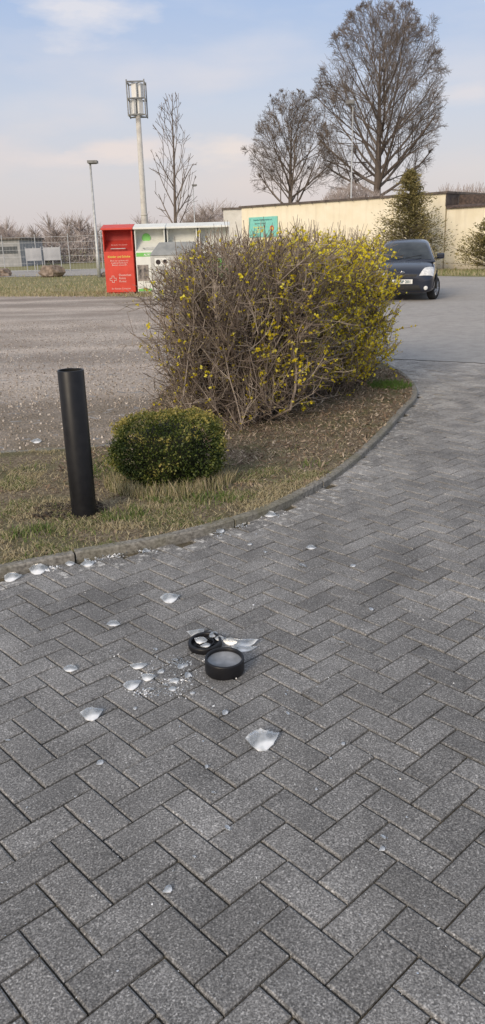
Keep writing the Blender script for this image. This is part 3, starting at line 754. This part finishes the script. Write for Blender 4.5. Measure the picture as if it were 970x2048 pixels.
for sx_ in (-1,1):
    for sy_ in (-1,1): mb.tube([Vector((sx_*q,sy_*q,hm-.05)),Vector((sx_*q,sy_*q,hm+Hc+.08))],[.028,.028],5,cap=True)
mb.tube([Vector((0,0,hm)),Vector((0,0,hm+Hc))],[.06,.05],8,cap=True)
obj("cage",mb.mesh("cage",simple("cage_steel",(.20,.205,.21),(.32,.33,.33),9,.5,.3)),e)
for i,(a,zz) in enumerate([(-2.4,0),(-.9,0),(1.6,0),(-1.9,1),(-.5,1),(1.2,1)]):
    mb=MB(); mb.box((-.11,-.06,0),(.11,.06,Hc*.44)); o=obj("antenna_panel",mb.mesh("antenna_panel",m_ant),e,(math.cos(a)*.22,math.sin(a)*.22,hm+Hc*(.04+.49*zz)),.015); o.rotation_euler[2]=a+math.pi/2
def lamp(name,pyt,y,px_t,label,r=.07,k=1.0,flood=False):
    top_=AT(px_t,pyt,y); e=thing(name,(top_.x,y,-.03),label,"street lamp"); h=top_.z
    mb=MB(); mb.tube([Vector((0,0,0)),Vector((0,0,1.2)),Vector((0,0,1.25)),Vector((0,0,h))],[r*1.25,r*1.2,r,r*.65],12,cap=True); obj("pole",mb.mesh("pole",m_galv,True),e)
    mb=MB()
    if not flood:
        mb.box((-.12*k,-.25*k,h-.02),(.42*k,.22*k,h+.12*k)); mb.box((-.05*k,-.15*k,h-.05),(.35*k,.12*k,h-.022))
    else:
        mb.box((-.5,-.2,h-.1),(.1,.1,h+.18)); mb.box((-.35,-.23,h-.06),(.05,-.202,h+.14))
    obj("lamp_head",mb.mesh("lamp_head",simple("lamp_housing",(.16,.16,.16),(.26,.26,.26),5,.5)),e,bevel=.03*k); return e
lamp("street_lamp",325,46,180,"grey street lamp with small box head beside the access road",.085)
lamp("street_lamp",370,50,386,"thin grey street lamp behind the containers",.04,.55)
lamp("floodlight_mast",205,58,706,"slim floodlight mast standing behind the cream wall",.06,1,True)
# ---------------- containers ----------------
m_red=simple("red_container_paint",(.62,.055,.03),(.74,.075,.045),3,.5); m_red2=simple("shaded_red_paint",(.36,.025,.018),(.46,.04,.025),3,.6)  # second red is a darker copy, chute recess shade put into its colour
m_wht=simple("white_container_paint",(.76,.77,.72),(.86,.87,.82),3,.5); m_wht2=simple("shaded_white_paint",(.60,.61,.57),(.70,.71,.67),3,.6)  # second white likewise carries the chute's shade in the paint
m_green=simple("green_label",(.18,.54,.11),(.22,.62,.15),3,.5)
m_pink=simple("faded_lettering",(.82,.60,.55),(.88,.68,.62),4,.6)
m_hole=simple("chute_dark",(.02,.015,.015),(.05,.04,.04),5,.9)
def container(loc,W,H,D,m1,m2,label):
    e=thing("clothes_container",loc,label,"container","clothing donation containers in a row")
    zs=H*.62
    mb=MB(); mb.box((0,0,0.06),(W,D,zs)); mb.box((.05,.05,0),(W-.05,D-.05,.058)); mb.box((0,.42,zs+.001),(W,D,H-.08))
    for x in (0,W-.035):
        n=len(mb.v); mb.v+=[(x,0,zs+.001),(x+.035,0,zs+.001),(x+.035,.419,zs+.001),(x,.419,zs+.001),(x,0,H-.16),(x+.035,0,H-.16),(x+.035,.419,H-.081),(x,.419,H-.081)]
        for q in ((0,3,2,1),(4,5,6,7),(0,1,5,4),(1,2,6,5),(2,3,7,6),(3,0,4,7)): mb.face(tuple(n+i for i in q))
    obj("body",mb.mesh("body",m1),e,bevel=.012)
    mb=MB()
    mb.v+=[(-.03,-.10,H-.17),(W+.03,-.10,H-.17),(W+.03,D+.02,H-.03),(-.03,D+.02,H-.03),(-.03,-.10,H-.11),(W+.03,-.10,H-.11),(W+.03,D*.5,H+.02),(-.03,D*.5,H+.02),(-.03,D+.02,H+.01),(W+.03,D+.02,H+.01)]
    for q in ((0,3,2,1),(0,1,5,4),(4,5,6,7),(7,6,9,8),(2,3,8,9),(1,2,9,6,5),(0,4,7,8,3)): mb.face(q)
    obj("roof",mb.mesh("roof",m1),e,bevel=.01)
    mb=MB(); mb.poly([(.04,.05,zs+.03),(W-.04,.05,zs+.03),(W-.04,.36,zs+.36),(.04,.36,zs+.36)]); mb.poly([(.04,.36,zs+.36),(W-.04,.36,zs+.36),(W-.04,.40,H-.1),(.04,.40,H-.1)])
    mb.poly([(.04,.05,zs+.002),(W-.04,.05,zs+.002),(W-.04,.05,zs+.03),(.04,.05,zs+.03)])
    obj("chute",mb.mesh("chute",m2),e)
    mb=MB(); mb.tube([Vector((W*.25,-.03,zs+.09)),Vector((W*.75,-.03,zs+.09))],[.014,.014],8,cap=True); mb.box((W*.25,-.03,zs+.08),(W*.27,.08,zs+.1)); mb.box((W*.73,-.03,zs+.08),(W*.75,.08,zs+.1)); obj("handle",mb.mesh("handle",m_galv),e)
    return e,zs
def cont_dims(px0,px1,pt,pb):
    a=G(px0,pb); b_=G(px1,pb); W=b_.x-a.x; H=AT((px0+px1)/2,pt,a.y).z; return a,W,H
a,W,H=cont_dims(214,270,449,589)
e,zs=container((a.x,a.y,0),W-.02,H,1.1,m_red,m_red2,"red clothing donation container with white lettering")
lw=m_pink
text("lettering","Kleider und Schuhe",.098,m_yel,e,(W*.5,-.006,zs-.2),bold=.001)
text("lettering","Bitte nur saubere und\ntragbare Kleidung in\nBeuteln einwerfen",.07,lw,e,(W*.5,-.006,zs-.32))
text("lettering","Deutsches\nRotes\nKreuz",.10,lw,e,(W*.45,-.006,.60),align='LEFT')
text("lettering","Ihr Kleider-Container",.075,lw,e,(W*.5,-.006,.16))
text("lettering","Danke für Ihre Spende",.06,lw,e,(W*.5,.20,zs+.2),(math.radians(45),0,0))
mb=MB(); cx,cz,s,lwid=W*.25,.50,.036,.006
P=[(-1,-3),(1,-3),(1,-1),(3,-1),(3,1),(1,1),(1,3),(-1,3),(-1,1),(-3,1),(-3,-1),(-1,-1)]
for i in range(12):
    x0_,z0_=P[i]; x1_,z1_=P[(i+1)%12]; xa,xb=sorted((cx+x0_*s,cx+x1_*s)); za,zb2=sorted((cz+z0_*s,cz+z1_*s))
    mb.box((xa-lwid,-.010-.0004*i,za-lwid),(xb+lwid,-.003,zb2+lwid))
obj("cross_emblem",mb.mesh("cross_emblem",lw),e)
a2,W2,H2c=cont_dims(272,330,449,589)
e,zs=container((a2.x+.02,a.y-.0,0),W2,H,1.1,m_wht,m_wht2,"white clothing donation container with green stickers")
mb=MB(); mb.box((.02,-.008,1.22),(W2*.98,-.003,zs-.06)); obj("green_band",mb.mesh("green_band",m_green),e)
mb=MB(); mb.box((.02,-.008,.08),(W2*.7,-.003,.16)); obj("green_band",mb.mesh("green_band",m_green),e)
text("lettering","ALTKLEIDER",.085,m_white,e,(W2*.5,-.012,zs-.155),bold=.003)
mb=MB(); mb.lathe([(.15,0),(.15,.004)],24,Matrix.Translation((W2*.35,.345,zs+.42))@Matrix.Rotation(math.radians(80),4,'X')); obj("logo_disc",mb.mesh("logo_disc",m_green),e)
mb=MB(); mb.box((.03,-.009,.42),(W2*.40,-.003,.95)); obj("photo_poster",mb.mesh("photo_poster",simple("poster_print",(.03,.03,.035),(.42,.37,.33),6,.5)),e)
text("lettering","Wir\nhelfen",.12,m_grn,e,(W2*.72,-.006,.85),bold=.002)
for k in range(2):
    e,zs=container((a2.x+.02+(k+1)*(W2+.06),a.y+.1,0),W2,H,1.1,m_wht,m_wht2,"white clothing donation container half hidden by the hedge")
    mb=MB(); mb.box((.06,-.008,.5),(W2-.06,-.003,1.1)); obj("label_panel",mb.mesh("label_panel",m_green),e)
ag=G(306,603); Hb=AT(340,484,ag.y).z
m_grey=simple("grey_bin_steel",(.44,.45,.42),(.56,.56,.53),4,.55,.1)
e=thing("glass_bank",(ag.x,ag.y,0),"grey steel bottle bank with sloped lid beside the containers","container")
mb=MB(); mb.box((0,0,.08),(1.5,1.1,Hb*.78)); 
for x in (.05,1.3): mb.box((x,.05,0),(x+.15,1.05,.078))
obj("body",mb.mesh("body",m_grey),e,bevel=.02)
mb=MB(); z0=Hb*.782; mb.v+=[(-.03,-.03,z0),(1.53,-.03,z0),(1.53,1.13,z0),(-.03,1.13,z0),(.25,.30,Hb),(1.25,.30,Hb),(1.25,.85,Hb),(.25,.85,Hb)]
for q in ((0,3,2,1),(4,5,6,7),(0,1,5,4),(1,2,6,5),(2,3,7,6),(3,0,4,7)): mb.face(q)
obj("lid",mb.mesh("lid",simple("grey_lid_steel",(.24,.25,.25),(.34,.35,.34),4,.55,.1)),e,bevel=.02)
mb=MB(); mb.box((.12,-.012,Hb*.60),(.52,-.004,Hb*.74)); obj("label_panel",mb.mesh("label_panel",m_wht),e)
for x in (.22,.42):
    mb=MB(); mb.lathe([(.07,0),(.07,.006)],20,Matrix.Translation((x,-.014,Hb*.67))@Matrix.Rotation(math.pi/2,4,'X')); obj("slot",mb.mesh("slot",m_hole),e)
# ---------------- boulders ----------------
m_rock=simple("boulder_stone",(.12,.09,.07),(.34,.27,.22),4,.9,bmp=.05)
for px,pb,wp,lab in ((103,553,50,"brown boulder on the dry grass edge"),(6,552,36,"brown boulder on the dry grass edge"),(212,553,24,"small brown boulder beside the red container")):
    g=G(px,pb); s=wp/F*g.y*.97
    mb=MB(); n=10
    for i in range(7):
        th=math.pi*i/6
        for j in range(n):
            a=2*math.pi*j/n; d=Vector((math.sin(th)*math.cos(a),math.sin(th)*math.sin(a),math.cos(th))); r=1+.5*noise.noise(d*1.7+Vector((px,0,0)))
            mb.v.append((d.x*r*s*.5,d.y*r*s*.35,max(-.05,d.z*r*s*.26+s*.17)))
    for i in range(6):
        for j in range(n): mb.face((i*n+j,(i+1)*n+j,(i+1)*n+(j+1)%n,i*n+(j+1)%n))
    o=obj("boulder",mb.mesh("boulder",m_rock),loc=(g.x,g.y,-.03)); tag(o,lab,"rock","boulders along the grass edge")
# ---------------- far fence, banners, far building ----------------
yf=62; fx0=AT(-60,500,yf).x; fx1=AT(215,500,yf).x
e=thing("mesh_fence",(fx0,yf,-.03),"thin grey sports ground mesh fence with posts","fence")
mb=MB(); Lf=fx1-fx0
for z in (.1,.6,1.1,1.6,2.1,2.5): mb.tube([Vector((0,0,z)),Vector((Lf,0,z))],[.010,.010],3)
for k in range(int(Lf/.25)): mb.tube([Vector((k*.25,0,.1)),Vector((k*.25,0,2.5))],[.004,.004],3)
obj("mesh_panel",mb.mesh("mesh_panel",m_galv),e)
pm=MB(); pm.tube([Vector((0,0,0)),Vector((0,0,2.7))],[.035,.035],6,cap=True); pme=pm.mesh("post",m_galv)
for k in range(int(Lf/2.5)+1): obj("post",pme,e,(k*2.5,-.05,0))
for x0,x1,y0,y1 in ((50,84,497,521),(86,122,495,520)):
    p0=AT(x0,y0,61.5); p1=AT(x1,y1,61.5)
    e=thing("banner",(p0.x,61.5,0),"pale grey banner hung on the sports ground fence","banner","banners on the fence")
    mb=MB(); mb.box((0,-.02,p1.z),(p1.x-p0.x,.02,p0.z)); obj("cloth",mb.mesh("cloth",simple("banner_cloth",(.34,.35,.37),(.46,.47,.49),1.5,.7)),e)
    mb=MB()
    for k in (0,.5,1): mb.tube([Vector(((p1.x-p0.x)*k,.05,0)),Vector(((p1.x-p0.x)*k,.05,p0.z+.1))],[.03,.03],6,cap=True)
    obj("frame",mb.mesh("frame",m_galv),e)
p0=AT(-120,478,85); p1=AT(38,478,85)
e=thing("sports_hall",(p0.x,85,-.03),"low grey hall with a dark band of windows","building")
mb=MB(); mb.box((0,0,0),(p1.x-p0.x,10,p1.z)); obj("wall",mb.mesh("wall",simple("hall_cladding",(.30,.31,.32),(.40,.40,.41),2,.8)),e)
mb=MB(); mb.box((.3,-.03,1.3),(p1.x-p0.x-.3,-.003,2.0)); obj("window",mb.mesh("window",simple("hall_glass",(.06,.07,.08),(.1,.11,.12),2,.3)),e)
mb=MB(); mb.box((-.2,-.3,p1.z+.002),(p1.x-p0.x+.2,10.2,p1.z+.22)); obj("roof",mb.mesh("roof",m_cop),e)
# ---------------- car ----------------
m_paint,nt,b=newmat("black_car_paint",.25,.0,col=(.008,.010,.016),spec=.5); b.inputs['Coat Weight'].default_value=.6; b.inputs['Coat Roughness'].default_value=.08
nt.links.new(ramp(nt,noi(nt,3,3),[(.3,(.006,.009,.020)),(.7,(.010,.015,.032))]),b.inputs['Base Color'])
m_glass,nt,b=newmat("car_glass",.06,0,col=(.02,.025,.03),spec=.6)
nt.links.new(ramp(nt,noi(nt,2,3),[(.35,(.010,.014,.018)),(.65,(.05,.06,.065))]),b.inputs['Base Color'])
m_rub=simple("tyre_rubber",(.010,.010,.010),(.022,.022,.022),20,.85); m_rim=simple("wheel_metal",(.35,.36,.37),(.5,.5,.5),10,.35,.8)
m_lens=simple("headlight_lens",(.60,.61,.61),(.90,.90,.88),14,.12,.1); m_plas=simple("black_plastic",(.008,.008,.008),(.016,.016,.016),12,.6)
m_plate=simple("plate_white",(.74,.74,.70),(.82,.82,.78),3,.4); m_chr=simple("chrome",(.6,.6,.62),(.75,.75,.76),5,.12,1)
yaw=math.radians(-14)
fb=G(803,603); cpos=fb+Matrix.Rotation(yaw,3,'Z')@Vector((0,1.86,0))
e=thing("parked_car",(cpos.x,cpos.y,.006),"black compact hatchback parked facing forward on the asphalt","car",rz=yaw)
st=[(-1.90,.60,.52,.36),(-1.885,.68,.66,.24),(-1.80,.78,.76,.19),(-1.60,.87,.82,.18),(-1.30,.94,.845,.18),(-.95,1.0,.85,.18),(0,1.01,.85,.18),(1.0,1.02,.85,.18),(1.6,1.02,.83,.2),(1.84,.98,.78,.26),(1.89,.80,.66,.34)]
mb=MB()
for y,tz,wv_,bz in st:
    half=[(0,tz+.02),(wv_*.5,tz+.012),(wv_*.86,tz-.025),(wv_*.985,tz-.13),(wv_,.5*(.55+tz)*.85),(wv_,.42),(wv_*.98,.28),(wv_*.9,bz),(0,bz)]
    ring=half+[(-x,z) for x,z in half[-2:0:-1]]
    for x,z in ring: mb.v.append((x,y,z))
n=16
for i in range(len(st)-1):
    for j in range(n): mb.face((i*n+j,i*n+(j+1)%n,(i+1)*n+(j+1)%n,(i+1)*n+j))
mb.face(tuple(range(n))[::-1]); mb.face(tuple((len(st)-1)*n+j for j in range(n)))
gs=[(-1.10,.97),(-.98,1.03),(-.62,1.26),(-.25,1.46),(.15,1.535),(.7,1.545),(1.25,1.50),(1.60,1.40),(1.80,1.12),(1.84,.96)]
o_=len(mb.v)
for y,z in gs:
    wt=.83-(z-.95)*.34
    half=[(0,z+.012),(wt*.55,z+.004),(wt-.09,z-.025),(wt-.01,z-.10 if z>1.1 else z-.03),(.815,.96),(.80,.90)]
    ring=half+[(-x,zz) for x,zz in half[-1:0:-1]]
    for x,zz in ring: mb.v.append((x,y,zz))
n=11
for i in range(len(gs)-1):
    for j in range(n): mb.face((o_+i*n+j,o_+i*n+(j+1)%n,o_+(i+1)*n+(j+1)%n,o_+(i+1)*n+j))
mb.face(tuple(o_+j for j in range(n))[::-1]); mb.face(tuple(o_+(len(gs)-1)*n+j for j in range(n)))
body=obj("body",mb.mesh("body",m_paint,True),e,sub=2)
def patch(name,c,mat,n=8,off=.006):
    c=[Vector(q) for q in c]; m=MB()
    for i in range(n+1):
        for j in range(n+1):
            u=i/n; v=j/n; m.v.append(tuple((c[0]*(1-u)+c[1]*u)*(1-v)+(c[3]*(1-u)+c[2]*u)*v))
    for i in range(n):
        for j in range(n): a=i*(n+1)+j; m.face((a,a+n+1,a+n+2,a+1))
    o=obj(name,m.mesh(name,mat,True),e); s=o.modifiers.new('w','SHRINKWRAP'); s.target=body; s.offset=off; s.wrap_method='NEAREST_SURFACEPOINT'; s.wrap_mode='ABOVE_SURFACE'; return o
patch("windscreen",[(-.70,-1.0,1.05),(.70,-1.0,1.05),(.53,-.25,1.46),(-.53,-.25,1.46)],m_glass,12)
for s in (-1,1):
    patch("side_window",[(s*.80,-.66,1.06),(s*.80,.28,1.06),(s*.72,.25,1.40),(s*.72,-.14,1.36)],m_glass)
    patch("side_window",[(s*.80,.34,1.06),(s*.80,1.15,1.08),(s*.72,1.1,1.36),(s*.72,.33,1.40)],m_glass)
    patch("headlight",[(s*.42,-1.90,.64),(s*.78,-1.75,.61),(s*.80,-1.48,.87),(s*.56,-1.70,.85)],m_lens,8,.012)
    m=MB(); m.lathe([(.001,-.005),(.045,-.002),(.055,.02)],16,Matrix.Translation((s*.60,-1.90,.33))@Matrix.Rotation(-math.pi/2,4,'X'),capends=False); obj("fog_lamp",m.mesh("fog_lamp",m_lens),e)
    m=MB(); m.box((-.10,-.06,-.07),(.10,.06,.08)); obj("door_mirror",m.mesh("door_mirror",m_paint),e,(s*.94,-.66,1.09),bevel=.045)
    m=MB(); m.box((-.06,-.02,-.02),(.06,.02,.02)); obj("mirror_arm",m.mesh("mirror_arm",m_plas),e,(s*.84,-.64,1.04))
    for yy in (-1.22,1.24):
        ty=MB(); M=Matrix.Rotation(math.pi/2,4,'Y')
        ty.lathe([(.19,-.09),(.27,-.095),(.295,-.07),(.30,0),(.295,.07),(.27,.095),(.19,.09)],32,M,capends=False)
        wh=bpy.data.objects.new("wheel",None); COL.objects.link(wh); wh.parent=e; wh.location=(s*.79,yy,.295)
        if yy<0: wh.rotation_euler[2]=math.radians(-18)
        obj("tyre",ty.mesh("tyre",m_rub,True),wh)
        r=MB(); r.lathe([(.195,.085*s),(.17,.05*s),(.05,.07*s),(.001,.075*s)],20,M,capends=False)
        for k in range(7):
            a=k*math.pi*2/7; r.tube([Vector((.075*s,.03*math.cos(a),.03*math.sin(a))),Vector((.085*s,.19*math.cos(a),.19*math.sin(a)))],[.02,.016],4)
        obj("rim",r.mesh("rim",m_rim,True),wh)
        m=MB(); pts=[Vector((s*.857,yy+.345*math.cos(a),.295+.345*math.sin(a))) for a in [math.pi*k/16 for k in range(17)]]; m.tube(pts,[.03]*17,5); obj("wheel_arch",m.mesh("wheel_arch",m_plas),e)
patch("lower_grille",[(-.50,-1.92,.25),(.50,-1.92,.25),(.42,-1.93,.40),(-.42,-1.93,.40)],m_plas,8)
patch("upper_grille",[(-.34,-1.92,.62),(.34,-1.92,.62),(.38,-1.91,.68),(-.38,-1.91,.68)],m_plas,8)
m=MB(); m.lathe([(.045,0),(.055,.01),(.045,.012)],20,Matrix.Translation((0,-1.905,.72))@Matrix.Scale(.7,4,(0,0,1))@Matrix.Rotation(math.pi/2,4,'X'),capends=False); m.tube([Vector((-.035,-1.917,.725)),Vector((.035,-1.917,.725))],[.006,.006],4); m.tube([Vector((0,-1.917,.695)),Vector((0,-1.917,.75))],[.006,.006],4); obj("emblem",m.mesh("emblem",m_chr,True),e)
m=MB(); m.box((-.26,-1.93,.44),(.26,-1.907,.55)); pl_=obj("number_plate",m.mesh("number_plate",m_plate),e)
text("plate_lettering","SK SP 201",.10,m_txtd,pl_,(.015,-1.934,.46),bold=.003)
for x in (-.35,.12):
    m=MB(); m.tube([Vector((x-.1,-1.05,1.06)),Vector((x+.32,-.93,1.13))],[.008,.008],4); obj("wiper",m.mesh("wiper",m_plas),e)
